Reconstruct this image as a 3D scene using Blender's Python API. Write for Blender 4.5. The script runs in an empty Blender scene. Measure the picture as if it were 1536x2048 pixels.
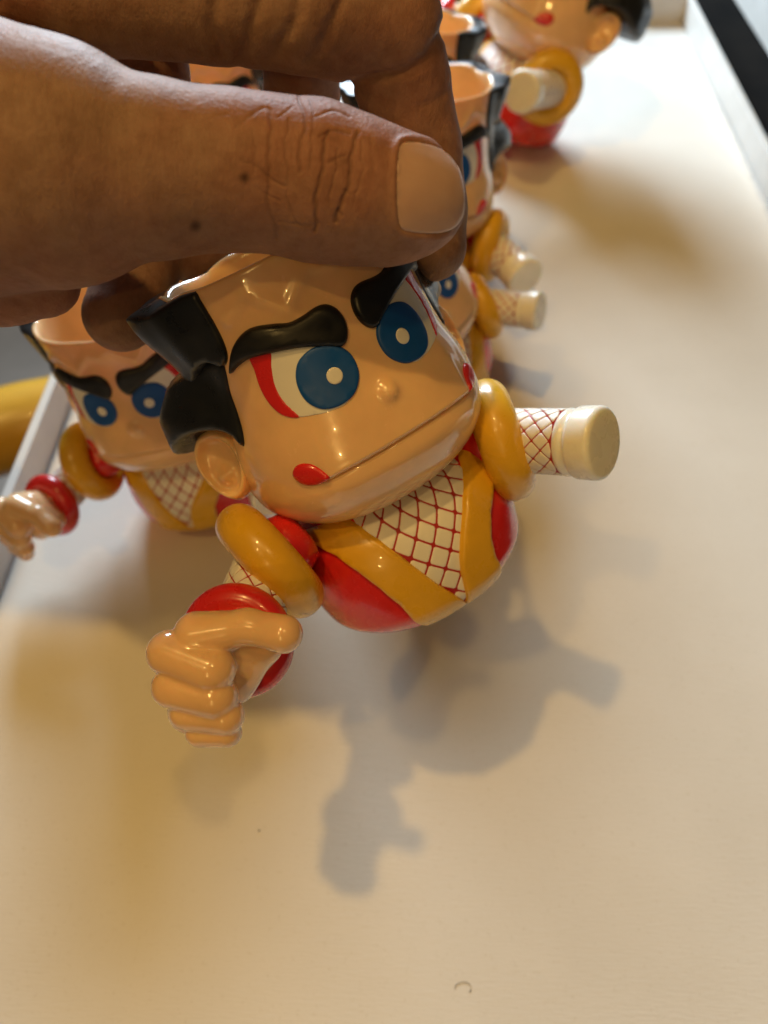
import bpy, bmesh, math
import numpy as np
from mathutils import Matrix, Vector
from mathutils.geometry import delaunay_2d_cdt
from mathutils.bvhtree import BVHTree

# ================================================================ camera, world, lamps, exposure
sc = bpy.context.scene
COL = sc.collection
CAM_H, PITCH = 233.0, 53.5                     # mm above the tray floor, degrees below the horizon
cam_d = bpy.data.cameras.new('camera'); cam = bpy.data.objects.new('camera', cam_d); COL.objects.link(cam)
cam.location = (0, 0, CAM_H/1000); cam.rotation_euler = (math.radians(90-PITCH), 0, 0)
cam_d.sensor_fit = 'VERTICAL'; cam_d.sensor_height = 24.0; cam_d.lens = 1540/2048*24
cam_d.clip_start = 0.01; cam_d.clip_end = 50
cam_d.dof.use_dof = True; cam_d.dof.focus_distance = 0.134; cam_d.dof.aperture_fstop = 18.05/1.7
sc.camera = cam
MCAM = Matrix.Translation((0, 0, CAM_H)) @ Matrix.Rotation(math.radians(90-PITCH), 4, 'X')   # mm

world = bpy.data.worlds.new('World'); sc.world = world; world.use_nodes = True
bgn = world.node_tree.nodes['Background']; bgn.inputs[0].default_value = (1.0, 0.80, 0.58, 1); bgn.inputs[1].default_value = 0.045

def lamp(name, kind, loc, target, power, color, size=None, size_y=None, **kw):
    d = bpy.data.lights.new(name, kind); d.energy = power; d.color = color
    if kind == 'AREA':
        d.shape = 'RECTANGLE' if size_y else 'DISK'; d.size = size
        if size_y: d.size_y = size_y
    else: d.shadow_soft_size = size
    o = bpy.data.objects.new(name, d); COL.objects.link(o); o.location = loc
    o.rotation_euler = (Vector(target)-Vector(loc)).to_track_quat('-Z', 'Y').to_euler()
    return o
WARM = (1.0, 0.61, 0.18)
lamp('ceiling_spot', 'POINT', (-0.40, -0.33, 1.12), (0, 0.1, 0), 5.8, WARM, 0.018)
lamp('ceiling_spot', 'POINT', (-0.21, 0.07, 1.12), (0, 0.1, 0), 11.0, WARM, 0.018)
lamp('ceiling_spot', 'POINT', (0.17, -0.10, 1.12), (0, 0.1, 0), 4.2, WARM, 0.020)
lamp('ceiling_spot', 'POINT', (-0.34, -1.50, 1.48), (0, 0.1, 0), 9.6, WARM, 0.012)
lamp('ceiling_spot', 'POINT', (-0.36, -1.78, 1.20), (0, 0.1, 0), 9.6, WARM, 0.012)
lamp('window_light', 'AREA', (-0.12, 1.00, 0.43), (0, 0.35, 0), 14.0, (0.72, 0.87, 1.0), 0.42, 0.32)

sc.view_settings.view_transform = 'Standard'; sc.view_settings.look = 'None'
sc.view_settings.gamma = 1.0; sc.view_settings.use_curve_mapping = False; sc.view_settings.exposure = 0.06
sc.render.engine = 'CYCLES'; sc.cycles.use_denoising = True; sc.cycles.max_bounces = 8

# ---------------------------------------------------------------- numbers shared by the whole scene (millimetres)
FPX, CX, CY = 1540.0, 768.0, 1024.0
def rot(ax, a):
    a = np.radians(a); c, s = np.cos(a), np.sin(a)
    return {'x': np.array([[1,0,0],[0,c,-s],[0,s,c]]), 'y': np.array([[c,0,s],[0,1,0],[-s,0,c]]),
            'z': np.array([[c,-s,0],[s,c,0],[0,0,1.]])}[ax]
# pose of the held toy in the camera's frame: yaw, pitch, roll, then where its head centre is
POSE = (16.6, 23.5, 26.4, 653.7, 725.3, 151.4)
B0 = np.array([[1,0,0],[0,0,1],[0,-1,0]], float)
R_TOY = rot('z', POSE[2]) @ rot('x', POSE[1]) @ rot('y', POSE[0]) @ B0
def cam_pt(px, py, d): return np.array([(px-CX)/FPX*d, (CY-py)/FPX*d, -d])
T_TOY = cam_pt(*POSE[3:]) - R_TOY @ np.array([0,0,23.])
def to_px(P):
    q = P @ R_TOY.T + T_TOY
    return np.stack([CX + FPX*q[...,0]/-q[...,2], CY - FPX*q[...,1]/-q[...,2]], -1)
def loc(px, py, d):            # a point at a distance along the lens axis -> the toy's own frame
    return R_TOY.T @ (cam_pt(px, py, d) - T_TOY)
# ---------------------------------------------------------------- head and torso surfaces: angle th (0 = front), height z
def pchip(xs, ys):
    xs = np.array(xs, float); ys = np.array(ys, float); h = np.diff(xs); d = np.diff(ys)/h
    m = np.zeros_like(xs); m[1:-1] = np.where(d[:-1]*d[1:] > 0, 2*d[:-1]*d[1:]/(d[:-1]+d[1:]+1e-9*np.sign(d[:-1]+d[1:]+1e-12)), 0); m[0], m[-1] = d[0], d[-1]
    def f(x):
        x = np.clip(x, xs[0], xs[-1]); i = np.clip(np.searchsorted(xs, x)-1, 0, len(xs)-2)
        t = (x-xs[i])/h[i]
        return (ys[i]*(2*t**3-3*t**2+1)+ys[i+1]*(-2*t**3+3*t**2)+h[i]*(m[i]*(t**3-2*t**2+t)+m[i+1]*(t**3-t**2)))
    return f
HZ = [-6,-5.5,-4.3,-1.8,1.4,4.6,8,12,16,22,28,34,40,47]
H_A = pchip(HZ, [2,9,14.5,19.5,23,24.8,25.3,25.2,24.6,22.9,22.2,22.0,22.2,22.8])
H_F = pchip(HZ, [2,8,13.5,18.5,22,24,24.9,24.9,24.5,23.2,22.4,22,21.8,21.8])
H_B = pchip(HZ, [2,8,12,16,18.5,20.5,22,22.5,23,23.5,23.5,23.5,23.5,23.5])
def smooth(a, b, x):
    t = np.clip((x-a)/(b-a), 0, 1); return t*t*(3-2*t)
def seg_dist(u, v, pts):
    d = np.full(np.shape(u), 1e9)
    for (x0,y0),(x1,y1) in zip(pts[:-1], pts[1:]):
        dx, dy = x1-x0, y1-y0; t = np.clip(((u-x0)*dx+(v-y0)*dy)/(dx*dx+dy*dy), 0, 1)
        d = np.minimum(d, np.hypot(u-x0-t*dx, v-y0-t*dy))
    return d
def mouth_z(th): return 10.6 - 0.9*(th/36.)**2
ZIG = [(-20.5,40.4),(-15,43.4),(-9.6,38.2),(-3.4,42.8),(0,41.6),(3.4,42.8),(9.6,38.2),(15,43.4),(20.5,40.4)]
def head_pos(th, z, off=0.0):
    th = np.asarray(th, float); z = np.asarray(z, float); t = np.radians(th); s, c = np.sin(t), np.cos(t)
    a = H_A(z); b = np.where(c > 0, H_F(z), H_B(z)); n = 2.2
    r = (np.abs(s/a)**n + np.abs(c/b)**n)**(-1/n)
    tt = (th+180) % 360 - 180; u = np.radians(tt)*24
    dm = z - mouth_z(tt); w = 1-smooth(34, 42, np.abs(tt))
    r = r + w*(1.15*np.exp(-np.clip(dm,0,None)/5.0)*(dm > 0) - 0.75*np.exp(-(dm/0.45)**2) + 0.35*np.exp(-((dm+3.4)/2.6)**2))          # lip crease
    r = r + 1.35*np.exp(-((u/1.65)**2+((z-18.9)/1.65)**2)**1.3)                               # nose
    r = r + 0.5*np.exp(-(seg_dist(u, z, ZIG)/1.15)**2)                                     # zigzag on the forehead
    r = r + off
    return np.stack([r*s, -r*c, z+0*r], -1)
TZ = [-34,-33.6,-32.5,-30,-26,-20,-14,-10,-6,-3]
T_A = pchip(TZ, [2,9,15.5,20.5,23.6,24.4,23.9,23.2,21.6,18])
T_B = pchip(TZ, [2,8,14,18.5,20.8,21,20,18.5,15.5,12])
TORSO_SHIFT = np.array([0,2.0,0])
def torso_pos(th, z, off=0.0):
    th = np.asarray(th, float); z = np.asarray(z, float); t = np.radians(th); s, c = np.sin(t), np.cos(t)
    a = T_A(z); b = T_B(z); n = 2.2
    r = (np.abs(s/a)**n + np.abs(c/b)**n)**(-1/n) + off
    return np.stack([r*s, -r*c, z+0*r], -1) + TORSO_SHIFT
# ---- END SURF
# ================================================================ mesh helpers (numbers in millimetres, meshes in metres)
def mesh_obj(name, V, Fc, mat, parent=None, smooth=True, origin=None, mats=None, fmat=None):
    V = np.asarray(V, float)
    if origin is not None: V = V - np.asarray(origin, float)
    me = bpy.data.meshes.new(name); me.from_pydata((V/1000).tolist(), [], [tuple(int(i) for i in f) for f in Fc]); me.update()
    bm = bmesh.new(); bm.from_mesh(me); bmesh.ops.recalc_face_normals(bm, faces=bm.faces); bm.to_mesh(me); bm.free()
    if smooth: me.polygons.foreach_set('use_smooth', [True]*len(me.polygons))
    me.materials.append(mat)
    o = bpy.data.objects.new(name, me); COL.objects.link(o)
    if origin is not None: o.location = np.asarray(origin, float)/1000
    if parent is not None:
        o.parent = parent
        if origin is not None and 'org' in parent.keys(): o.location = (np.asarray(origin, float)-np.array(parent['org']))/1000
    return o
def tag(o, label=None, cat=None, group=None, kind=None):
    for k, v in (('label', label), ('category', cat), ('group', group), ('kind', kind)):
        if v: o[k] = v
    return o
def empty(name, M=None):
    o = bpy.data.objects.new(name, None); COL.objects.link(o); o.empty_display_size = 0.01
    if M is not None: o.matrix_world = M
    return o
def catmull(pts, n=8, closed=True):
    P = np.array(pts, float); N = len(P); out = []
    for i in range(N if closed else N-1):
        g = lambda k: P[k % N] if closed else P[min(max(k, 0), N-1)]
        p0, p1, p2, p3 = g(i-1), g(i), g(i+1), g(i+2)
        for t in np.arange(n)/n:
            out.append(0.5*((2*p1)+(-p0+p2)*t+(2*p0-5*p1+4*p2-p3)*t*t+(-p0+3*p1-3*p2+p3)*t**3))
    if not closed: out.append(P[-1])
    return np.array(out)
def resample(P, step):
    Q = np.vstack([P, P[:1]]); L = np.r_[0, np.cumsum(np.hypot(*np.diff(Q, axis=0).T))]
    n = max(8, int(L[-1]/step)); s = np.linspace(0, L[-1], n, endpoint=False)
    return np.stack([np.interp(s, L, Q[:,0]), np.interp(s, L, Q[:,1])], -1)
def inside(pts, P):
    x, y = pts[:,0], pts[:,1]; r = np.zeros(len(pts), bool); j = len(P)-1
    for i in range(len(P)):
        c = (P[i,1] > y) != (P[j,1] > y)
        xi = (P[j,0]-P[i,0])*(y-P[i,1])/(P[j,1]-P[i,1]+1e-12)+P[i,0]
        r ^= c & (x < xi); j = i
    return r
def poly_dist(pts, P):
    d = np.full(len(pts), 1e9)
    for i in range(len(P)):
        a = P[i]; b = P[(i+1) % len(P)]; ab = b-a; t = np.clip(((pts-a)@ab)/(ab@ab+1e-12), 0, 1)
        d = np.minimum(d, np.hypot(*(pts-a-t[:,None]*ab).T))
    return d
def patch(outline, surf, thick, r, step=0.8, sink=0.6, edge=0.7, flat=False):
    """raised skin on a surface: outline in (u, v) mm, surf(u, v, offset) -> points; rounded over r at its edge"""
    P = resample(np.asarray(outline, float), step*edge)
    area = 0.5*np.sum(P[:,0]*np.roll(P[:,1],-1)-P[:,1]*np.roll(P[:,0],-1))
    if area < 0: P = P[::-1]
    T = np.roll(P,-1,0)-np.roll(P,1,0); T /= np.hypot(*T.T)[:,None]+1e-12; Nn = np.stack([-T[:,1], T[:,0]], -1)
    rings = [P+Nn*(r*k) for k in (0.12, 0.4, 0.8)]
    lo, hi = P.min(0), P.max(0); gx, gy = np.meshgrid(np.arange(lo[0], hi[0], step), np.arange(lo[1], hi[1], step)); gx = gx+(np.arange(gx.shape[0])%2)[:,None]*step/2
    G = np.stack([gx.ravel(), gy.ravel()], -1); G = G[inside(G, P)]
    if len(G): G = G[poly_dist(G, P) > r*1.05]
    I = [P]
    for k, Rg in zip((0.12, 0.4, 0.8), rings):
        m = inside(Rg, P); m[m] &= poly_dist(Rg[m], P) > r*k*0.85; I.append(Rg[m])
    I.append(G); A = np.vstack(I); n = len(P)
    res = delaunay_2d_cdt([Vector(p) for p in A.tolist()], [(i, (i+1) % n) for i in range(n)], [], 1, 1e-5)
    W = np.array([tuple(v) for v in res[0]]); Fc = [tuple(f) for f in res[2]]; d = poly_dist(W, P)
    th = thick(W[:,0], W[:,1]) if callable(thick) else thick
    h = th*np.sqrt(np.clip(1-(1-np.clip(d/r, 0, 1))**2, 0, 1)); h[d < 1e-4] = 0
    top = surf(W[:,0], W[:,1], h)
    # skirt: boundary vertices dropped under the surface
    be = {}
    for f in Fc:
        for a, b in zip(f, f[1:]+f[:1]): be[(a, b)] = be.get((a, b), 0)+1
    bnd = [(a, b) for (a, b) in be if (b, a) not in be]
    idx = sorted({i for e in bnd for i in e}); mp = {v: len(W)+k for k, v in enumerate(idx)}
    low = surf(W[idx,0], W[idx,1], np.full(len(idx), -sink))
    Fc = Fc+[(a, b, mp[b], mp[a])[::-1] for a, b in bnd]
    return np.vstack([top, low]), Fc
def grid_faces(nu, nv, wrap_u=True):
    F = []
    for j in range(nv-1):
        for i in range(nu if wrap_u else nu-1):
            k = (i+1) % nu; F.append((j*nu+i, j*nu+k, (j+1)*nu+k, (j+1)*nu+i))
    return F
def lathe(profile, c, axis, n=64):
    """profile [(radius, along)], round an axis through c"""
    ax = np.array(axis, float); ax /= np.linalg.norm(ax); t = np.array([0,0,1.]) if abs(ax[2]) < .9 else np.array([1.,0,0])
    e1 = np.cross(ax, t); e1 /= np.linalg.norm(e1); e2 = np.cross(ax, e1)
    ph = np.linspace(0, 2*np.pi, n, endpoint=False); V = []
    for r, s in profile: V += [np.array(c)+ax*s+r*(np.cos(p)*e1+np.sin(p)*e2) for p in ph]
    F = grid_faces(n, len(profile))
    F.append(tuple(range(n))[::-1]); F.append(tuple((len(profile)-1)*n+i for i in range(n)))
    return np.array(V), F, (ax, e1, e2)
def arc(cr, cs, r, a0, a1, n=8): return [(cr+r*math.cos(math.radians(a)), cs+r*math.sin(math.radians(a))) for a in np.linspace(a0, a1, n)]
# signed distance shapes and their skin
def smin(a, b, k): h = np.clip(0.5+0.5*(b-a)/k, 0, 1); return b*(1-h)+a*h-k*h*(1-h)
def cone_d(p, a, b, ra, rb):
    a = np.array(a); ab = np.array(b)-a; t = np.clip((p-a)@ab/(ab@ab), 0, 1)
    return np.sqrt((((p-a)-t[...,None]*ab)**2).sum(-1))-(ra+(rb-ra)*t)
def ell_d(p, c, ax, r):
    q = ((p-np.array(c))@np.array(ax).T)/np.array(r); l = np.sqrt((q*q).sum(-1)); g = np.sqrt(((q/np.array(r))**2).sum(-1))
    return l*(l-1)/(g+1e-9)
def surface_nets(f, lo, hi, h):
    lo = np.array(lo, float); n = np.ceil((np.array(hi)-lo)/h).astype(int)+1
    D = np.empty(n, np.float32); yy, zz = np.meshgrid(np.arange(n[1])*h+lo[1], np.arange(n[2])*h+lo[2], indexing='ij')
    for i0 in range(0, n[0], 16):
        xs = np.arange(i0, min(i0+16, n[0]))*h+lo[0]
        p = np.empty((len(xs), n[1], n[2], 3)); p[...,0] = xs[:,None,None]; p[...,1] = yy; p[...,2] = zz
        D[i0:i0+len(xs)] = f(p)
    S = D < 0; c = S[:-1,:-1,:-1].astype(np.int8)
    for dx in (0,1):
        for dy in (0,1):
            for dz in (0,1):
                if dx+dy+dz: c = c+S[dx:n[0]-1+dx, dy:n[1]-1+dy, dz:n[2]-1+dz]
    act = (c > 0) & (c < 8); ids = np.full(act.shape, -1); I = np.argwhere(act); ids[act] = np.arange(len(I))
    acc = np.zeros((len(I), 3)); cnt = np.zeros(len(I))
    cor = [(x,y,z) for x in (0,1) for y in (0,1) for z in (0,1)]
    for a in cor:
        for b in cor:
            if sum(np.abs(np.subtract(a, b))) == 1 and a < b:
                da = D[tuple((I+a).T)]; db = D[tuple((I+b).T)]; m = (da < 0) != (db < 0); t = da/(da-db+1e-12)
                acc[m] += (np.array(a)+t[:,None]*(np.subtract(b, a)))[m]; cnt[m] += 1
    V = lo+(I+acc/cnt[:,None])*h
    for _ in range(2):
        e = 0.05; d0 = f(V); g = np.stack([(f(V+np.eye(3)[k]*e)-f(V-np.eye(3)[k]*e))/(2*e) for k in range(3)], -1)
        V = V-np.clip(d0, -h, h)[:,None]*g/((g*g).sum(-1)[:,None]+1e-6)*0.8
    F = []
    for ax in range(3):
        o = [k for k in range(3) if k != ax]
        s0 = [slice(1,-1)]*3; s1 = list(s0); s0[ax] = slice(0, n[ax]-1); s1[ax] = slice(1, n[ax])
        A, Bq = S[tuple(s0)], S[tuple(s1)]
        for fl, m in ((0, A & ~Bq), (1, ~A & Bq)):
            J = np.argwhere(m); J[:,o[0]] += 1; J[:,o[1]] += 1
            def cell(d0, d1): K = J.copy(); K[:,o[0]] += d0; K[:,o[1]] += d1; return ids[tuple(K.T)]
            q = np.stack([cell(-1,-1), cell(0,-1), cell(0,0), cell(-1,0)], -1)
            F.append(q)
    return V, np.vstack(F).tolist()

# ================================================================ materials
def principled(name, color, rough=0.4, coat=0.0, sss=0.0, sss_r=(1,.4,.2), spec=0.5, build=None, sss_scale=0.002):
    m = bpy.data.materials.new(name); m.use_nodes = True; nt = m.node_tree; b = nt.nodes['Principled BSDF']
    b.inputs['Base Color'].default_value = (*color, 1); b.inputs['Roughness'].default_value = rough
    b.inputs['Specular IOR Level'].default_value = spec
    b.inputs['Coat Weight'].default_value = coat; b.inputs['Coat Roughness'].default_value = 0.035
    if sss: b.inputs['Subsurface Weight'].default_value = sss; b.inputs['Subsurface Radius'].default_value = sss_r; b.inputs['Subsurface Scale'].default_value = sss_scale
    if build: build(nt, b)
    return m
def noise(nt, scale, detail=4, rough=.55, coord='Object', stretch=None):
    tc = nt.nodes.new('ShaderNodeTexCoord'); n = nt.nodes.new('ShaderNodeTexNoise'); n.inputs['Scale'].default_value = scale
    n.inputs['Detail'].default_value = detail; n.inputs['Roughness'].default_value = rough
    src = tc.outputs[coord]
    if stretch:
        mp = nt.nodes.new('ShaderNodeMapping'); mp.inputs['Scale'].default_value = stretch; nt.links.new(src, mp.inputs[0]); src = mp.outputs[0]
    nt.links.new(src, n.inputs['Vector']); return n.outputs['Fac']
def ramp(nt, fac, stops):
    r = nt.nodes.new('ShaderNodeValToRGB'); e = r.color_ramp.elements
    while len(e) < len(stops): e.new(0.5)
    for k, (p, c) in enumerate(stops): e[k].position = p; e[k].color = (*c, 1) if len(c) == 3 else c
    nt.links.new(fac, r.inputs[0]); return r.outputs[0]
def bump(nt, b, h, strength, dist, prev=None):
    n = nt.nodes.new('ShaderNodeBump'); n.inputs['Strength'].default_value = strength; n.inputs['Distance'].default_value = dist
    nt.links.new(h, n.inputs['Height'])
    if prev is not None: nt.links.new(prev, n.inputs['Normal'])
    nt.links.new(n.outputs[0], b.inputs['Normal']); return n.outputs[0]
def vinyl(name, c, rough, coat, sss=0.0, wear=0.06, sr=(1,.45,.2)):
    def bld(nt, b):
        f = noise(nt, 90, 5); d = tuple(x*(1-wear*2) for x in c); l = tuple(min(1, x*(1+wear)) for x in c)
        nt.links.new(ramp(nt, f, [(.3, d), (.7, l)]), b.inputs['Base Color'])
        nt.links.new(ramp(nt, noise(nt, 260, 6), [(.3, (rough*.7,)*3), (.72, (min(1, rough*1.6),)*3)]), b.inputs['Roughness'])
        bump(nt, b, noise(nt, 140, 3), .25, .00025)
    return principled(name, c, rough, coat, sss, sr, build=bld)
M_SKIN = vinyl('peach_vinyl', (.92, .58, .30), .18, .7, .35)
M_BLACK = vinyl('black_paint', (.010, .011, .013), .30, .15, wear=.1)
M_BROW = vinyl('matte_black_paint', (.007, .007, .008), .38, 0, wear=.1)
M_RED = vinyl('red_vinyl', (.70, .020, .018), .22, .45)
M_LINE = vinyl('red_net_paint', (.42, .010, .014), .45, 0)
M_YELLOW = vinyl('yellow_vinyl', (.78, .43, .020), .28, .3)
M_WHITE = vinyl('white_paint', (.84, .81, .75), .42, 0, wear=.03)
M_BLUE = vinyl('blue_paint', (.002, .080, .36), .42, 0)
M_CREAM = vinyl('cream_vinyl', (.92, .88, .77), .25, .3, .4, wear=.02, sr=(1,.8,.5))
# ================================================================ the toy figure, built once in its own frame, then copied
def hsurf(u, v, off=0.0): return head_pos(np.degrees(np.asarray(u)/24.0), v, off)
def tsurf(u, v, off=0.0): return torso_pos(np.degrees(np.asarray(u)/22.0), v, off)
def hu(pts, R=24.0): return np.array([(math.radians(t)*R, z) for t, z in pts])
def mir(P): Q = np.array(P, float); Q[:,0] *= -1; return Q[::-1]
def rim_z(th):
    a = np.abs((np.asarray(th, float)+180) % 360 - 180)
    return 46.6 + smooth(50, 75, a)*(0.9*np.abs(np.sin(np.radians(a*4.5)))+0.3*np.sin(np.radians(a*9)))-0.5*np.exp(-(a/9.0)**2)
BROW = [(-62,32.0),(-57.5,34.4),(-52,36.4),(-46,37.6),(-39.7,38.0),(-31,37.2),(-24.7,36.3),(-18.4,36.3),(-11.6,36.6),(-7,36.2),(-3.8,34.9),(-2.6,33.0),(-3.4,30.9),(-6.2,29.3),(-9.6,29.0),(-15.2,30.2),(-25,31.8),(-36.5,32.9),(-47.3,33.4),(-54.7,32.9)]
EYE_W = [(-44,33.6),(-45.8,31.4),(-47.4,28.3),(-47.2,25.4),(-44.3,23.1),(-39.5,21.7),(-32.2,20.9),(-24.8,20.4),(-16,20.8),(-11,26),(-13,30.0),(-25,32.6),(-36.5,33.6)]
EYE_R = [(-47,33.8),(-48.2,31.4),(-49.6,28.3),(-48.8,25.4),(-45.6,23.0),(-41.0,21.7),(-37.5,21.4),(-38.6,22.4),(-41.6,25.1),(-42.0,27.9),(-39.8,30.8),(-37.2,33.6)]
IRIS = [(-31.8,28.2),(-27.6,30.2),(-19.8,31.0),(-12.0,29.9),(-7.0,27.4),(-7.3,23.9),(-12.6,21.3),(-20.3,20.5),(-27.6,21.2),(-32.2,23.3),(-33.3,25.8)]
LIP = [(-50.6,12.6),(-48,13.7),(-44.5,13.9),(-40.6,13.2),(-37.4,11.6),(-35.9,9.9),(-40.8,9.3),(-46.8,9.8),(-50.0,11.1)]
HAIR_UP = [(-54.5,48.4),(-55.4,45.4),(-55.4,40.3),(-56.4,36.8),(-59.0,34.6),(-64,33.6),(-70,35.0),(-78,34.0),(-90,31.5),(-104,31.8),(-118,29.5),(-132,31.5),(-150,29.8),(-166,31.5),(-180,30.0)]
HAIR_LOW = [(-62.5,34.4),(-66.0,31.4),(-69.8,28.2),(-71.9,23.6),(-75.2,18.6),(-79,20.6),(-86,22.4),(-96,22.6),(-106,19.8),(-117,17.0),(-128,18.2),(-140,15.2),(-152,17.4),(-166,14.8),(-180,16.6)]
def build_toy():
    root = empty('toy_figure')
    # ---- head: an open cup
    n = 288; th = np.linspace(-180, 180, n, endpoint=False); rz = rim_z(th)
    zb = np.r_[np.linspace(-6, -2, 16)[:-1], np.linspace(-2, 8.4, 24)[:-1], np.linspace(8.4, 12.2, 26)[:-1], np.linspace(12.2, 42, 50)]
    rows = [head_pos(th, np.full(n, z)) for z in zb]
    rows += [head_pos(th, 42+(rz-42)*k) for k in (.3, .6, .85, .95)]
    rows += [head_pos(th, rz+.12, -.25), head_pos(th, rz+.18, -.7), head_pos(th, rz+.05, -1.15)]
    for k in np.linspace(0.05, 1, 22): rows.append(np.stack([*(head_pos(th, np.full(n, 46.))[:,:2].T*(1-.07-.02*k)), rz-(rz-10)*k], -1))
    V = np.vstack(rows); F = grid_faces(n, len(rows)); F.append(tuple(range(n))[::-1]); F.append(tuple((len(rows)-1)*n+i for i in range(n)))
    head = mesh_obj('head', V, F, M_SKIN, root)
    def hp(name, out, thick, r, mat, step=.8, label=None):
        o = mesh_obj(name, *patch(out, hsurf, thick, r, step), mat, head)
        if label: o['label'] = label
    full = lambda P: np.vstack([P, mir(P)[1:] + np.array([2*math.pi*24, 0])]) if False else P
    for s in (1, -1):
        m = (lambda P: P) if s == 1 else mir
        hp('eyebrow', m(catmull(hu(BROW), 6)), 1.25, 1.3, M_BROW, .7)
        hp('eye_white', m(catmull(hu(EYE_W), 6)), .16, .2, M_WHITE)
        hp('eye_red_edge', m(catmull(hu(EYE_R), 6)), .26, .25, M_RED)
        hp('iris', m(catmull(hu(IRIS), 6)), .62, .5, M_BLUE)
        c = hu([(-17.2, 25.4)])[0]; a = np.linspace(0, 2*np.pi, 40, endpoint=False)
        pc = np.stack([c[0]+1.5*np.cos(a), c[1]+1.5*np.sin(a)], -1)
        if s == -1: pc[:,0] = -pc[:,0]; pc[:,0] += .25
        hp('pupil', pc, .78, .2, M_WHITE, .5)
        hp('lip', m(catmull(hu(LIP), 6)), .75, 1.2, M_RED, .6)
        # ear: rim, hollow and inner knob
        nu, nr = 72, 22; q = np.linspace(0, 2*np.pi, nu, endpoint=False); Vv = []
        nrm = np.array([-.62*s, -.75, .22]); nrm /= np.linalg.norm(nrm); ev = np.array([0,.16,1.]); ev -= nrm*(ev@nrm); ev /= np.linalg.norm(ev); eu = np.cross(ev, nrm)
        C0 = np.array([-26.9*s, 3.4, 15.0])
        def egg(rr): # narrower at the lobe
            x = np.cos(q)*5.3*rr; z = np.sin(q)*7.6*rr; return x*(1+.16*np.sin(q)), z
        for k, rr in enumerate(np.linspace(.02, 1, nr)):
            x, z = egg(rr); fr = -x if s == 1 else x
            h = 1.7*np.exp(-((rr-.84)/.14)**2)+1.9*np.exp(-(((x*s+0.6)/1.7)**2+((z+2.0)/1.7)**2))-.9*np.exp(-(((x*s-.3)/2.6)**2+((z-1.5)/3.4)**2))+.5
            h = h*np.sqrt(np.clip(1-rr**10, 0, 1))
            Vv.append(C0+x[:,None]*eu+z[:,None]*ev+h[:,None]*nrm)
        for rr, dp in ((1.0,-.9),(.96,-1.7),(.8,-2.6),(.5,-3.6)):
            x, z = egg(rr); Vv.append(C0+x[:,None]*eu+z[:,None]*ev+dp*nrm)
        F = grid_faces(nu, len(Vv)); F.append(tuple(range(nu))[::-1]); F.append(tuple((len(Vv)-1)*nu+i for i in range(nu)))
        mesh_obj('ear', np.vstack(Vv), F, M_SKIN, head)
    # ---- hair: two thick moulded rolls round the back
    def rimline(a0, a1, k): return [(t, float(rim_z(t))-.05) for t in np.linspace(a0, a1, k)]
    def wrap(side, top):   # one side's outline plus its mirror image, joined behind the head
        L = hu([(-t, z) for t, z in side]); Rr = L.copy(); Rr[:,0] = 2*math.pi*24-Rr[:,0]
        return np.vstack([L, Rr[::-1][1:]]), top
    lo, _ = wrap([(t, z) for t, z in HAIR_UP[1:]], None); lo = catmull(lo, 5, closed=False)
    tp = hu(rimline(305, 55, 90))
    def t_up(u, v):
        a = np.abs((np.degrees(u/24)+180) % 360-180)
        return .9+5.6*smooth(56, 98, a)*(.45+.55*smooth(32, 45, v))+.35*np.sin(np.radians(a*9))*smooth(70, 90, a)+.7*np.exp(-((a-76)/5.5)**2)
    o = mesh_obj('hair_crown', *patch(np.vstack([lo, tp]), hsurf, t_up, .8, 1.0), M_BLACK, head); o['label'] = 'black upper roll of hair under the open rim'
    lo, _ = wrap(HAIR_LOW, None); lo = catmull(lo, 6, closed=False)
    tp = hu([(360-t, z) for t, z in [(67,34.6),(75,35),(90,34),(104,33.6),(118,33),(140,33),(160,33),(180,33)]])
    tp2 = hu([(t, z) for t, z in [(160,33),(140,33),(118,33),(104,33.6),(90,34),(75,35),(67,34.6)]])
    def t_lo(u, v):
        a = np.abs((np.degrees(u/24)+180) % 360-180)
        return .8+11.6*smooth(70, 112, a)*(1-.45*smooth(26, 34, v))+.4*np.sin(np.radians(a*12))*smooth(100, 120, a)
    o = mesh_obj('hair_side', *patch(np.vstack([lo, tp, tp2]), hsurf, t_lo, 1.6, 1.0), M_BLACK, head); o['label'] = 'black lower roll of hair ending in points before the ears'
    # ---- torso
    zt = np.r_[np.linspace(-34, -30, 14)[:-1], np.linspace(-30, -3, 40)]; n = 160; th = np.linspace(-180, 180, n, endpoint=False)
    rows = [torso_pos(th, np.full(n, z)) for z in zt]
    F = grid_faces(n, len(rows)); F.append(tuple(range(n))[::-1]); F.append(tuple((len(rows)-1)*n+i for i in range(n)))
    torso = mesh_obj('torso', np.vstack(rows), F, M_RED, root)
    BAND_R = [(-84,-4.4),(-66,-3.4),(-52,-3.8),(-43,-5.3),(-33,-8.7),(-25.7,-12.8),(-19.7,-17.2),(-13.7,-22.2),(-7.3,-26.8),(-2.5,-30.6),(-4,-32.2),(-12,-32.6),(-27,-32.6),(-31.5,-30.5),(-33.5,-28),(-36.3,-21.8),(-41.6,-16.8),(-48.4,-12.5),(-57.5,-8.6),(-70,-6.2)]
    BAND_L = [(84,-6.2),(66,-3.6),(48,-5.2),(34,-7.9),(22.6,-10.5),(14.2,-13.4),(7,-16.4),(2.0,-19.2),(-.6,-22),(-2.6,-26),(-3.2,-30.6),(-1.5,-32.2),(10,-32.6),(22,-32.6),(25,-30.4),(21.5,-24),(23.5,-19.6),(31,-15.8),(43,-12.9),(55,-10.8),(70,-8.8)]
    for P, t in ((BAND_R, 1.1), (BAND_L, 1.35)):
        mesh_obj('collar_band', *patch(resample(hu(P, 22.0), .6), tsurf, t, .55, .9), M_YELLOW, torso)
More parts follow.
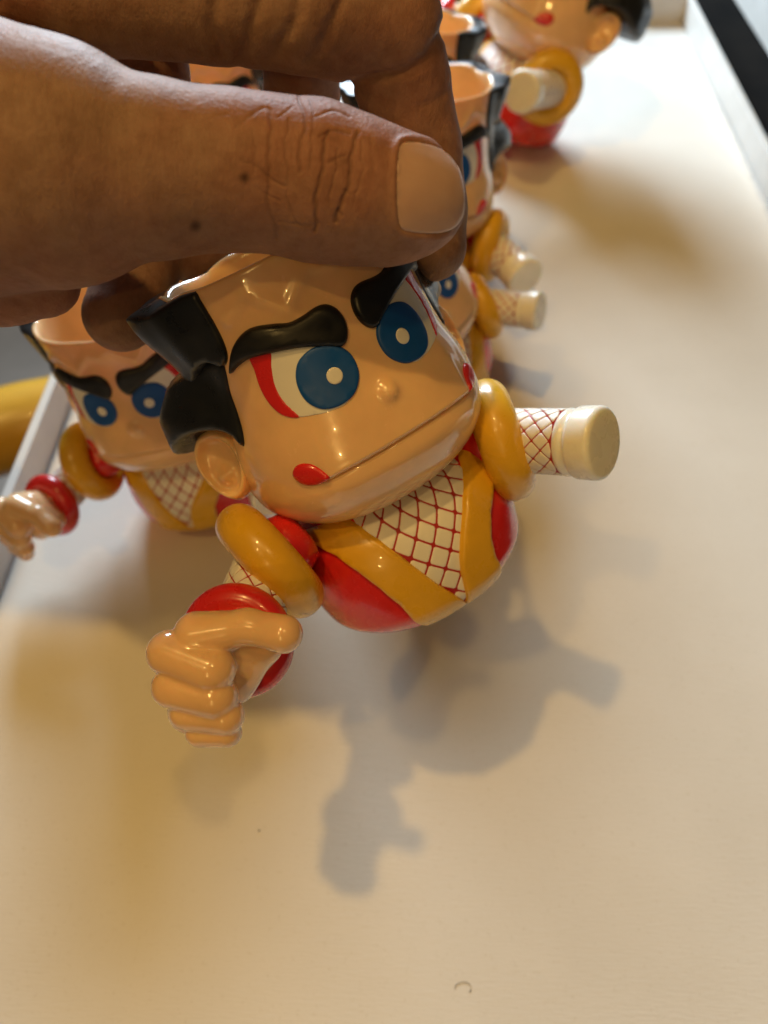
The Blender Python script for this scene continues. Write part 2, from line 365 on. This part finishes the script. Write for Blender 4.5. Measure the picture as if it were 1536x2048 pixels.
    # chest net: red ground with raised white diamonds
    net = mesh_obj('chest_net', *patch(np.array([(-17,-2.9),(17,-2.9),(1,-30.5),(-1,-30.5)]), tsurf, .12, .1, 1.2), M_LINE, root)
    w, h = 5.5, 5.4
    for j in range(-1, 13):
        for i in range(-5, 6):
            cx = i*w+(j % 2)*w/2; cz = -3.4-j*h/2
            D = np.array([(cx, cz+h/2), (cx+w/2, cz), (cx, cz-h/2), (cx-w/2, cz)])
            D = np.array([cx, cz])+(D-np.array([cx, cz]))*.92
            if abs(cx) > 1.2+(cz+32)*.55 or cz < -30 or cz > -3.2: continue
            Dp = []
            for a, b in zip(D, np.roll(D, -1, 0)): Dp += [a+(b-a)*.03, a+(b-a)*.97]
            mesh_obj('net_cell', *patch(np.array(Dp), tsurf, .2, .25, .62, .3), M_WHITE, net)
    # ---- sleeves and arms
    toL = lambda v: R_TOY.T @ (np.array(v)/np.linalg.norm(v))
    def sleeve(c, ax):
        pr = arc(8.7, 0, 4.7, -100, 100, 22)
        pr = [(6.0, -3.0)]+[(r, s) for r, s in pr]+[(6.8, 3.3), (5.0, 2.2)]
        V, F, _ = lathe(pr, c, ax, 80); mesh_obj('sleeve_ring', V, F, M_YELLOW, root)
        V, F, _ = lathe([(3, -9), (5.6, -8), (6.6, -5), (6.6, -3), (6, -1.5)], c, ax, 48); mesh_obj('shoulder', V, F, M_RED, root)
    def net_arm(name, c, ax, r, s0, s1, org):
        V, F, (a, e1, e2) = lathe([(r, s0), (r, (s0+s1)/2), (r, s1)], c, ax, 48)
        o = mesh_obj(name, V, F, M_LINE, root, origin=org); o['org'] = list(map(float, org))
        nc = 11; w = 2*math.pi*r/nc; h = w*1.05
        def cs(u, v, off=0.0):
            p = np.asarray(u)/r; rr = (r+np.asarray(off)+0*p)[...,None]
            return np.asarray(c)+np.asarray(v)[...,None]*a+rr*(np.cos(p)[...,None]*e1+np.sin(p)[...,None]*e2)
        for j in range(int((s1-s0)/(h/2))+1):
            for i in range(nc):
                cx = i*w+(j % 2)*w/2; cz = s0+j*h/2; D = np.array([(cx, cz+h/2), (cx+w/2, cz), (cx, cz-h/2), (cx-w/2, cz)])
                if cz+h/2 > s1 or cz-h/2 < s0: D[:,1] = np.clip(D[:,1], s0, s1)
                D = D.mean(0)+(D-D.mean(0))*.915; Dp = []
                if np.ptp(D[:,1]) < 1.4: continue
                for p, q in zip(D, np.roll(D, -1, 0)):
                    if np.hypot(*(q-p)) > .3: Dp += [p+(q-p)*.03, p+(q-p)*.97]
                mesh_obj('net_cell', *patch(np.array(Dp), cs, .18, .22, .65, .3), M_WHITE, o, origin=org)
        return o
    # the arm with the open hand
    cL = loc(540, 1122, 150); sleeve(cL, toL((-.73, -.66, .18)))
    cuffc = loc(474, 1282, 137); ax = cuffc-cL; L = np.linalg.norm(ax); ax /= L
    arm = net_arm('arm', cL, ax, 6.3, -2, L-1, cL)
    V, F, _ = lathe([(4, -2.6)]+arc(7.6, 0, 2.9, -90, 90, 16)+[(4, 2.6)], cuffc, toL((-.16, -.12, 1.0)), 64); mesh_obj('wrist_cuff', V, F, M_RED, arm, origin=cL)
    k = lambda x, y, d: loc(x, y, d)
    rp = lambda px, d: px*d/FPX
    prim = [('c', k(465,1285,137), k(440,1300,131), rp(72,137), rp(66,131)), ('p', k(425,1285,129), k(530,1290,130), rp(60,129), rp(30,130)),
            ('p', k(525,1298,131), k(478,1378,132), rp(30,131), rp(26,132)), ('p', k(440,1310,130), k(462,1350,131), rp(48,130), rp(42,131)),
            ('t', k(395,1270,125), k(495,1253,123.5), rp(48,125), rp(34,123)), ('t', k(495,1253,123.5), k(567,1268,122), rp(34,123), rp(39,122)),
            ('c', k(385,1300,129), k(385,1420,131), rp(56,129), rp(42,131)), ('c', k(385,1420,131), k(425,1454,130), rp(42,131), rp(28,130))]
    fing = [((340,1306),(424,1338),47,48,123.4),((346,1374),(432,1394),43,44,124.0),((374,1424),(452,1432),36,37,125.0),((400,1464),(454,1464),30,30,126.4)]
    def fist(p):
        d = None
        for t, a, b, ra, rb in prim:
            c = cone_d(p, a, b, ra, rb); d = c if d is None else smin(d, c, {'c':2.2,'t':1.3,'p':3.0}[t])
        for a, b, r0, r1, dd in fing: d = smin(d, cone_d(p, k(*a, dd+1.2), k(*b, dd), rp(r0, dd), rp(r1, dd)), .5)
        return d
    pts = np.array([k(300,1500,130), k(300,1215,130), k(610,1215,120), k(610,1500,120), k(300,1215,118), k(610,1500,140), k(300,1500,140), k(610,1215,140), k(300,1500,116)])
    V, F = surface_nets(fist, pts.min(0)-3, pts.max(0)+3, .42); o = mesh_obj('hand', V, F, M_SKIN, arm, origin=cL); o['label'] = 'cupped peach hand with four curled fingers and a thumb'
    # the arm that ends in a bare peg
    cR = loc(1000, 880, 163); sleeve(cR, toL((.93, .32, .16)))
    e = loc(1210, 887, 147); ax = e-cR; L = np.linalg.norm(ax); ax /= L
    peg = net_arm('peg_arm', cR, ax, 6.5, -2, L-7.9, cR)
    s = L; V, F, _ = lathe([(5.2, s-8.2), (6.45, s-8.0), (6.75, s-7.5), (6.7, s-6.6), (6.35, s-6.2), (6.3, s-5.7)]+[(6.45+.75*math.sin(t), s-4.7-.75*math.cos(t)) for t in np.linspace(0, 1.57, 5)]+[(7.25, s-1.6)]+[(6.05+1.2*math.cos(t), s-1.2+1.2*math.sin(t)) for t in np.linspace(0, 1.57, 8)]+[(5.2, s+.02), (3, s+.04)], cR, ax, 72)
    mesh_obj('peg_end', V, F, M_CREAM, peg, origin=cR)
    return root
toy = build_toy()
MTOY = MCAM @ Matrix([[*R_TOY[i], T_TOY[i]] for i in range(3)]+[[0,0,0,1]])
MTOY.translation /= 1000
toy.matrix_world = MTOY
tag(toy, 'glossy peach toy figure pinched by its open head between thumb and finger', 'toy figure', 'open-headed toy figures')
# ================================================================ tray and what is round it
def box(x0, x1, y0, y1, z0, z1): 
    V = [(x, y, z) for z in (z0, z1) for y in (y0, y1) for x in (x0, x1)]
    return V, [(0,2,3,1),(4,5,7,6),(0,1,5,4),(2,6,7,3),(0,4,6,2),(1,3,7,5)]
def paper(nt, b):
    base = ramp(nt, noise(nt, 14, 6), [(.3, (.73,.69,.61)), (.7, (.80,.765,.69))])
    mx = nt.nodes.new('ShaderNodeMix'); mx.data_type = 'RGBA'; mx.blend_type = 'MULTIPLY'; mx.inputs[0].default_value = 1.0
    nt.links.new(base, mx.inputs[6]); nt.links.new(ramp(nt, noise(nt, 700, 5, .75), [(.30, (.90,.88,.84)), (.42, (1,1,1)), (.66, (1,1,1)), (.74, (.86,.83,.78))]), mx.inputs[7])
    nt.links.new(mx.outputs[2], b.inputs['Base Color'])
    p = bump(nt, b, noise(nt, 900, 3, coord='Object', stretch=(.25, 1.6, 1)), .30, .00025)
    p = bump(nt, b, noise(nt, 2600, 2), .3, .00012, p)
    bump(nt, b, noise(nt, 7, 2), .35, .005, p)
M_PAPER = principled('white_paper_liner', (.76,.74,.70), .42, spec=.45, build=paper)
def cardb(nt, b):
    nt.links.new(ramp(nt, noise(nt, 40, 5), [(.3, (.56,.55,.52)), (.7, (.66,.65,.62))]), b.inputs['Base Color']); bump(nt, b, noise(nt, 700, 3), .3, .0002)
M_CARD = principled('white_card', (.76,.75,.72), .5, build=cardb)
M_DARK = principled('black_table', (.006,.006,.005), .9, spec=.05, build=lambda nt, b: nt.links.new(ramp(nt, noise(nt, 30, 4), [(.3, (.003,.003,.003)), (.7, (.008,.007,.006))]), b.inputs['Base Color']))
M_FLOOR = principled('grey_floor', (.33,.33,.35), .6, build=lambda nt, b: nt.links.new(ramp(nt, noise(nt, 5, 6), [(.3, (.34,.33,.32)), (.7, (.52,.50,.48))]), b.inputs['Base Color']))
M_OCHRE = principled('ochre_lacquer', (.55,.30,.03), .3, coat=.3, build=lambda nt, b: nt.links.new(ramp(nt, noise(nt, 12, 4), [(.3, (.46,.24,.02)), (.7, (.60,.34,.04))]), b.inputs['Base Color']))
M_OLIVE = principled('olive_wall', (.10,.09,.03), .8, build=lambda nt, b: nt.links.new(ramp(nt, noise(nt, 3, 4), [(.3, (.08,.075,.025)), (.7, (.12,.105,.04))]), b.inputs['Base Color']))
TR = Matrix.Rotation(math.radians(-1.6), 4, 'Z')
X0, X1, Y0, Y1, RIM = -137, 194, -140, 612, 16
tray = empty('card_tray', TR); tag(tray, 'shallow white card tray with a folded rim holding the toy figures', 'tray')
def rbox(name, x0, x1, y0, y1, z0, z1, mat, parent, bev=.6):
    o = mesh_obj(name, *box(x0, x1, y0, y1, z0, z1), mat, parent, smooth=False)
    bm = bmesh.new(); bm.from_mesh(o.data); bmesh.ops.bevel(bm, geom=list(bm.edges), offset=bev/1000, segments=3, affect='EDGES', profile=.6); bm.to_mesh(o.data); bm.free()
    return o
rbox('bottom_board', X0-.5, X1+.5, Y0-.5, Y1+.5, -3, -.6, M_CARD, tray, .3)
rbox('side_wall', X0-4.2, X0-.7, Y0, Y1, -3.2, RIM, M_CARD, tray); rbox('side_wall', X1+.7, X1+4.2, Y0, Y1, -3.2, RIM, M_CARD, tray)
rbox('end_wall', X0-4.2, X1+4.2, Y1+.7, Y1+4.2, -3.2, RIM+.4, M_CARD, tray); rbox('end_wall', X0-4.2, X1+4.2, Y0-4.2, Y0-.7, -3.2, RIM+.4, M_CARD, tray)
# paper liner: a slightly wavy sheet with uneven edges
nx, ny = 150, 300; gx = np.linspace(X0+1, X1-3, nx); gy = np.linspace(Y0+2, 566, ny); rg = np.random.default_rng(4)
XX, YY = np.meshgrid(gx, gy); ZZ = .25*np.sin(XX/37+1)*np.sin(YY/53)+.2*np.sin(XX/19+YY/41)+.3
XX[:, -1] += rg.normal(0, .5, ny); YY[-1] += rg.normal(0, .5, nx); XX[:, -1] += 1.2*np.sin(gy/61)
V = np.stack([XX, YY, ZZ], -1).reshape(-1, 3)
liner = mesh_obj('paper_liner', V, [(j*nx+i, j*nx+i+1, (j+1)*nx+i+1, (j+1)*nx+i) for j in range(ny-1) for i in range(nx-1)], M_PAPER)
liner.matrix_world = TR; tag(liner, 'white paper sheet lining the bottom of the card tray', 'paper')
V, F = box(X0+5, 1500, -400, 1500, -30, -3.6); tb = mesh_obj('table_top', V, F, M_DARK, smooth=False); tag(tb, kind='structure')
V, F = box(-4000, 4000, -3000, 5000, -760, -740); fl = mesh_obj('floor', V, F, M_FLOOR, smooth=False); tag(fl, kind='structure')
V, F = box(-4000, 4000, 3200, 3300, -740, -200); wl = mesh_obj('wall', V, F, M_OLIVE, smooth=False); tag(wl, kind='structure')
# ================================================================ the hand that holds the toy (built in the camera-aligned frame, millimetres)
def chain(pts): return [(cam_pt(x, y, d), r/math.sqrt(1+((x-CX)/FPX)**2*(.3 if -200 < x < 1000 else 0)+(max(-.1, min(.75, (CY-y)/FPX)))**2)*.985) for x, y, d, r in pts]
THUMB = chain([(838,402,119.5,7.9),(815,401,119,9.5),(775,397,118,10.8),(700,382,116.5,11.7),(630,366,116,12.5),(540,352,115,12.0),(460,345,114,12.3),(300,342,112.5,13.8),(110,334,112,19.3),(-140,312,114,25)])
INDEX = chain([(866,494,154.5,7.2),(858,420,153.5,8.2),(834,300,150,9.7),(806,170,143,10.2),(772,54,136,11.9),(600,16,129,11.8),(430,8,127,10.8),(200,-16,125,11.4),(50,-60,125,12.5),(-160,-60,130,18)])
MIDDLE = chain([(420,520,170,7.8),(520,440,175,8.4),(604,190,158,8.8),(600,50,145,9.0),(330,-90,138,10.5),(-100,-60,138,17)])
RING = chain([(240,630,161,8.1),(262,585,163,8.7),(330,420,170,9.0),(318,230,160,8.6),(300,140,151,8.8),(180,20,144,11),(-120,40,142,17)])
HEEL = chain([(84,560,126,6.6),(0,540,127,9.5),(-120,500,130,15),(-260,330,135,24)])
def world_pt(x, y, z): c, s = math.cos(math.radians(PITCH)), math.sin(math.radians(PITCH)); d = c*y-s*(z-CAM_H); return np.array([x, s*y+c*(z-CAM_H), -d])
ARM = [(world_pt(-80, 132, 172), 22), (world_pt(-122, 140, 190), 21), (world_pt(-175, 142, 222), 23), (world_pt(-235, 140, 258), 27)]
def chain_d(p, ch, k=2.0):
    d = None
    for (a, ra), (b, rb) in zip(ch[:-1], ch[1:]):
        c = cone_d(p, a, b, ra, rb); d = c if d is None else smin(d, c, k)
    return d
def hand_f(p):
    d = smin(chain_d(p, HEEL, 3), chain_d(p, ARM, 6), 8)
    d = smin(d, chain_d(p, RING, 1), 2.0); d = smin(d, chain_d(p, MIDDLE, 1), 1.6)
    d = smin(d, chain_d(p, INDEX, 1.0), 1.3)
    t = chain_d(p, THUMB, 1.2)
    q = cam_pt(560, 512, 115)
    d = smin(d, t, 1.6)
    return d
def coarse_fine():
    V, F = surface_nets(hand_f, (-265, -5, -222), (20, 158, -32), 1.2)
    return V, F
V, F = coarse_fine()
M_HSKIN = None
def hskin(nt, b):
    at = nt.nodes.new('ShaderNodeAttribute'); at.attribute_name = 'mark'
    base = ramp(nt, noise(nt, 55, 6, .65), [(.25, (.235,.128,.082)), (.5, (.335,.192,.128)), (.78, (.42,.255,.178))])
    fine = nt.nodes.new('ShaderNodeMix'); fine.data_type = 'RGBA'; fine.blend_type = 'MULTIPLY'; fine.inputs[0].default_value = .6
    nt.links.new(base, fine.inputs[6]); nt.links.new(ramp(nt, noise(nt, 420, 4, .6), [(.35, (.72,.66,.62)), (.6, (1,1,1))]), fine.inputs[7])
    rd = nt.nodes.new('ShaderNodeMix'); rd.data_type = 'RGBA'; rd.blend_type = 'MULTIPLY'; nt.links.new(ramp(nt, noise(nt, 24, 4, .6), [(.42, (0,0,0)), (.62, (.6,.6,.6))]), rd.inputs[0]); nt.links.new(fine.outputs[2], rd.inputs[6]); rd.inputs[7].default_value = (1.05,.72,.70,1)
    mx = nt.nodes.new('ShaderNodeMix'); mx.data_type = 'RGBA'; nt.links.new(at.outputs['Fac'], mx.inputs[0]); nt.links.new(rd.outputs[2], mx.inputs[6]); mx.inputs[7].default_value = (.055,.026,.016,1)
    nt.links.new(mx.outputs[2], b.inputs['Base Color'])
    p = bump(nt, b, noise(nt, 160, 5, .7, stretch=(1.6, .45, 1)), .5, .0009)
    vo = nt.nodes.new('ShaderNodeTexVoronoi'); vo.feature = 'DISTANCE_TO_EDGE'; vo.inputs['Scale'].default_value = 1150
    tc = nt.nodes.new('ShaderNodeTexCoord'); nt.links.new(tc.outputs['Object'], vo.inputs['Vector'])
    p = bump(nt, b, vo.outputs['Distance'], .35, .00018, p)
    bump(nt, b, noise(nt, 2200, 3), .3, .00012, p)
M_HSKIN = principled('tan_skin', (.35,.19,.11), .58, sss=.25, sss_r=(1,.35,.18), spec=.22, build=hskin, sss_scale=.003)
hand = mesh_obj('human_hand', V, F, M_HSKIN)
# finer mesh where the thumb's creases are
bm = bmesh.new(); bm.from_mesh(hand.data)
def px_of(co): co = np.asarray(co)*1000; return CX+FPX*co[...,0]/-co[...,2], CY-FPX*co[...,1]/-co[...,2]
for lvl in range(3):
    bm.edges.ensure_lookup_table(); bm.normal_update()
    es = []
    for e in bm.edges:
        c = (e.verts[0].co+e.verts[1].co)/2; x, y = px_of(c)
        if ((lvl < 2 and 360 < x < 945 and 170 < y < 545 and c.z > -.121) or (lvl == 2 and 520 < x < 735 and 190 < y < 490 and c.z > -.112) or (lvl == 0 and 390 < x < 930 and -30 < y < 240 and c.z > -.142)) and e.calc_length() > .0002: es.append(e)
    bmesh.ops.subdivide_edges(bm, edges=es, cuts=1, use_grid_fill=True)
bmesh.ops.triangulate(bm, faces=[f for f in bm.faces if len(f.verts) > 4])
bm.normal_update()
co = np.array([v.co for v in bm.verts]); X, Y = px_of(co); near = (co[:,2] > -.122)
CREASE = [([(537,215),(541,290),(535,350),(541,420),(552,475)], 5.0, .26), ([(600,195),(608,250),(601,300),(596,345)], 4.5, .3), ([(657,262),(648,310),(640,350),(634,400),(628,460)], 5.0, .48),
  ([(712,262),(704,320),(694,370),(684,410),(672,445)], 5.0, .48), ([(640,270),(668,262),(700,266)], 4, .3), ([(485,318),(515,334),(545,358),(566,372)], 3.5, .28), ([(660,325),(690,312)], 5, .22),
  ([(530,215),(500,232),(470,250)], 4, .22), ([(575,240),(572,320),(578,400),(590,450)], 3.5, .2), ([(620,200),(626,262),(618,330)], 3.2, .2), ([(676,300),(668,350),(660,410)], 3.0, .2),
  ([(726,280),(722,340),(712,400)], 3.2, .16), ([(745,285),(742,350),(734,410)], 2.6, .12), ([(672,420),(684,432)], 4, .3), ([(560,440),(600,452),(640,446)], 3.5, .15), ([(520,380),(560,400)], 3.5, .16), ([(498,260),(512,300),(506,350)], 3.2, .16),
  ([(430,300),(470,340)], 4, .1), ([(400,240),(455,226)], 4, .1), ([(585,215),(560,232)], 3, .18), ([(634,230),(662,222),(700,232)], 3.4, .24), ([(690,380),(704,388)], 3, .2),
  ([(432,-20),(428,60),(440,110)], 14, .9), ([(520,-20),(505,60),(480,120)], 12, .8), ([(600,-10),(580,60),(540,118)], 12, .8), ([(690,-20),(665,50),(620,120)], 11, .6), ([(895,45),(868,100),(820,138),(700,168)], 10, 1.0), ([(905,170),(870,200),(840,215)], 8, .3)]
NAIL = [(799,300),(806,286),(830,284),(865,291),(896,306),(917,334),(927,368),(930,400),(926,432),(910,455),(882,466),(850,467),(820,464),(803,457),(796,430),(794,380),(795,335)]
disp = np.zeros(len(co)); mark = np.zeros(len(co)); rg = np.random.default_rng(2)
for P, w, dep in CREASE:
    dep *= .62 if w < 9 else .9; w *= .8 if w < 7 else 1.1
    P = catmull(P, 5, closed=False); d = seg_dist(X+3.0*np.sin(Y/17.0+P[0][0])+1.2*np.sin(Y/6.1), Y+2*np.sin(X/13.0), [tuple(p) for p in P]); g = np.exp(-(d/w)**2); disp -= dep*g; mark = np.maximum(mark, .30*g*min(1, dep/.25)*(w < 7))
for (mx_, my_), r_, s_ in (((489,355),10.5,.85),((391,452),11,.9),((690,318),13,.28),((760,372),4,.15)): mark = np.maximum(mark, s_*np.exp(-(((X-mx_)**2+(Y-my_)**2)/r_**2)**1.3))
NO = catmull(NAIL, 4); sel = near & (X > 770) & (X < 950) & (Y > 240) & (Y < 500); dn = np.full(len(co), 1e3); ins = np.zeros(len(co), bool)
Pn = np.stack([X, Y], -1); dn[sel] = poly_dist(Pn[sel], NO); ins[sel] = inside(Pn[sel], NO)
disp += sel*(np.where(ins, -.22*smooth(0, 10, dn), .42*np.exp(-((dn-7)/8)**2)*(1-smooth(880, 915, X))))
far_ok = (Y < 240) & (co[:,2] > -.146)
disp *= near | far_ok; mark *= near
for v, d in zip(bm.verts, disp):
    if abs(d) > 1e-4: v.co += v.normal*(d/1000)
bm.to_mesh(hand.data); bm.free()
hand.data.polygons.foreach_set('use_smooth', [True]*len(hand.data.polygons))
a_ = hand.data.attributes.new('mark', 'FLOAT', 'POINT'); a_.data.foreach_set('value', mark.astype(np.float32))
MH = MCAM.copy(); MH.translation /= 1000; hand.matrix_world = MH
tag(hand, 'bare tanned hand gripping the toy with thumb across its forehead', 'hand')
# thumb nail: a curved plate lying in the thumb's skin
bvh = BVHTree.FromPolygons([tuple(v.co) for v in hand.data.vertices], [tuple(p.vertices) for p in hand.data.polygons])
K_ = 118/FPX
def nail_s(u, v, off=0.0):
    u = np.atleast_1d(u); off = np.broadcast_to(off, u.shape); out = []
    for x, y, o in zip(u/K_, np.atleast_1d(v)/K_, off):
        d = Vector(cam_pt(x, y, 1.0)).normalized(); h = bvh.ray_cast(Vector((0,0,0)), d)
        p = np.array(h[0])*1000 if h[0] is not None else np.array(cam_pt(x, y, 121.))
        nn = np.array(h[1]) if h[0] is not None else -np.array(d)
        if nn[2] < 0: nn = -nn
        nn = nn*.5-np.array(d)*.5
        out.append(p+nn*o)
    return np.array(out)
def nailm(nt, b):
    nt.links.new(ramp(nt, noise(nt, 130, 4, stretch=(.3,1,1)), [(.3, (.54,.32,.235)), (.7, (.64,.41,.31))]), b.inputs['Base Color'])
    bump(nt, b, noise(nt, 500, 3, stretch=(.12,1,1)), .25, .0003)
M_NAIL = principled('nail', (.46,.26,.16), .34, coat=.0, sss=.2, spec=.5, build=nailm)
nail = mesh_obj('thumb_nail', *patch(catmull(np.array(NAIL)*K_, 6), nail_s, .36, .9, .7, .5), M_NAIL, hand); nail['label'] = 'short broad thumb nail with a pale cuticle'
# ================================================================ the other toys standing in the tray
def copy_tree(o, parent=None):
    c = o.copy(); COL.objects.link(c); c.parent = parent
    for ch in o.children: copy_tree(ch, c)
    return c
EAR, EYES, VEE = (26.9, 3.4, 15.0), (0, -23.3, 25.4), (0, -19.5, -30.0)
def stand(mark, px, py, yaw, label, back=14.0, roll=0.0, size=1.0):
    """one more figure on the tray floor, put where its mark (ear, eyes, V of the collar) is seen"""
    R = Matrix.Rotation(math.radians(yaw), 3, 'Z') @ Matrix.Rotation(math.radians(-back), 3, 'X') @ Matrix.Rotation(math.radians(roll), 3, 'Y')
    low = min((R @ Vector(v))[2] for v in [tuple(p) for p in torso_pos(np.linspace(-180, 180, 60).repeat(6), np.tile([-34,-33,-32,-30,-27,-24.], 60))])*size
    m = R @ Vector(mark)*size; z = .4-low; ray = MCAM.to_3x3() @ Vector(cam_pt(px, py, 1.0)); t = (z+m[2]-CAM_H)/ray[2]
    c = copy_tree(toy); c.matrix_world = Matrix.Translation(((ray[0]*t-m[0])/1000, (ray[1]*t-m[1])/1000, z/1000)) @ R.to_4x4() @ Matrix.Scale(size, 4)
    c['label'] = label; return c
f1 = stand(EYES, 249, 818, 0, 'toy figure standing by the tray rim beside the yellow chair, fist reaching over', 9, -12, 1.06)
for ch in f1.children:
    if ch.name.startswith('arm'): ch.rotation_euler.z = math.radians(6)
stand(EYES, 872, 600, 40, 'toy figure tilted behind the held one, only cheek and peg arm showing', 14, -20)
stand(EAR, 990, 345, 6, 'toy figure standing behind index finger, ear and yellow sleeve in view', 10, 0, 1.15)
stand(EAR, 948, 205, -18, 'toy figure with only dark hair and pale open rim showing above another figure', 10)
stand(EAR, 552, 232, 5, 'toy figure glimpsed through the gap between thumb and index finger', 10)
stand(EAR, 1206, 68, -60, 'larger toy figure turned sideways in the tray corner, flat peg arm facing out', 25, 0, 1.34)
# ================================================================ beyond the tray
def at_z(px, py, z):
    ray = MCAM.to_3x3() @ Vector(cam_pt(px, py, 1.0)); t = (z-CAM_H)/ray[2]; return np.array([ray[0]*t, ray[1]*t, z])
def tube(pts, r, n=20):
    P = np.array(pts, float); V = []; up = np.array([0.03,0.05,1.])
    for i in range(len(P)):
        t = P[min(i+1, len(P)-1)]-P[max(i-1, 0)]; t /= np.linalg.norm(t); e1 = np.cross(t, up if abs(t@up) < .9 else np.array([1.,0,0])); e1 /= np.linalg.norm(e1); e2 = np.cross(e1, t)
        k = math.sin(min(1, min(i, len(P)-1-i)/2.5+.25)*math.pi/2)
        V += [P[i]+r*k*(math.cos(a)*e1+math.sin(a)*e2) for a in np.linspace(0, 2*math.pi, n, endpoint=False)]
    F = grid_faces(n, len(P)); F += [tuple(range(n))[::-1], tuple((len(P)-1)*n+i for i in range(n))]
    return V, F
a0, a1 = at_z(0, 865, -130), at_z(110, 838, -130); dv = a1-a0
chair = empty('chair'); tag(chair, 'rounded yellow chair rail on the grey floor beside the tray', 'chair')
cl = catmull([a0-dv*6-np.array([0,170,0]), a0-dv*4-np.array([0,60,0]), a0-dv*2-np.array([0,14,0]), a0, a1, a1+dv*1.2+np.array([0,-6,0]), a1+dv*2+np.array([0,-60,0])], 8, closed=False)
mesh_obj('back_rail', *tube(cl, 27), M_OCHRE, chair)
pl = np.array(cl)
for i in (8, 24):
    c = pl[i]; mesh_obj('back_post', *tube([c+np.array([0,0,-20]), c+np.array([-4,-10,-120]), c+np.array([-8,-20,-300])], 13), M_OCHRE, chair)
sx, sy = pl[16][0]-10, pl[16][1]-210
sv, sf, _ = lathe([(120, -24)]+arc(150, 0, 24, -90, 90, 10)+[(80, 22)], (sx, sy, -430), (0,0,1), 64); mesh_obj('seat', sv, sf, M_OCHRE, chair)
for qx in (-100, 100):
    for qy in (-100, 100): mesh_obj('leg', *tube([(sx+qx, sy+qy, -440), (sx+qx*1.1, sy+qy*1.1, -600), (sx+qx*1.2, sy+qy*1.2, -740)], 14), M_OCHRE, chair)
# another shallow tray on the black table, past the right rim
ta, tb_ = at_z(1580, 0, 30), at_z(1618, 52, 30); dr = (tb_-ta)/np.linalg.norm(tb_-ta)
ang = math.atan2(dr[1], dr[0]); tray2 = empty('card_tray', Matrix.Translation((tb_[0]/1000, tb_[1]/1000, 0)) @ Matrix.Rotation(ang-math.pi, 4, 'Z')); tag(tray2, 'plain white card box side standing on the black table outside the tray', 'card box')
rbox('side_wall', -60, 320, -4, 0, -3.4, 34, M_CARD, tray2); rbox('bottom_board', -60, 320, -230, -4.4, -3.4, -1, M_CARD, tray2)
rbox('side_wall', -60, 320, -234, -230.4, -3.4, 34, M_CARD, tray2)
for e_ in (-60, 316.5): rbox('end_wall', e_, e_+3.5, -230, -4.4, -.8, 34, M_CARD, tray2)

# a stray curled fibre and two specks on the paper
q = [at_z(917+14*math.cos(t)*(1-.1*t/6)+t*2, 1975+9*math.sin(t)*(1+.05*t), .75) for t in np.linspace(2.6, 7.4, 22)]
fb = mesh_obj('fibre', *tube(q, .055, 6), M_DARK); tag(fb, 'tiny curled dark fibre lying on the white paper', 'fibre')
for (x_, y_), r_ in (((518,1661),.33),):
    c_ = at_z(x_, y_, .62); V_ = [c_+np.array([r_*math.cos(a)*(1+.3*math.sin(3*a)), r_*.7*math.sin(a), .05*math.cos(2*a)]) for a in np.linspace(0, 6.28, 9)[:-1]]+[c_+np.array([0,0,.2])]
    o_ = mesh_obj('crumb', V_, [(i, (i+1) % 8, 8) for i in range(8)]+[tuple(range(8))], M_DARK); tag(o_, 'tiny dark crumb lying loose on the white paper', 'crumb')

gp = at_z(985, 48, 0); gb = empty('pouch', Matrix.Translation((gp[0]/1000, (gp[1]+22)/1000, 0))); tag(gb, 'dark olive green pouch between the sideways figure and the open heads', 'pouch')
M_OL = principled('olive_cloth', (.13,.115,.03), .75, build=lambda nt, b: (nt.links.new(ramp(nt, noise(nt, 60, 5), [(.3, (.10,.09,.02)), (.7, (.16,.14,.045))]), b.inputs['Base Color']), bump(nt, b, noise(nt, 1500, 3), .4, .0003)))
rbox('body', -34, 26, -20, 20, .8, 34, M_OL, gb, 6); rbox('flap', -32, 24, -22.5, -20.4, 14, 31, M_OL, gb, .8)
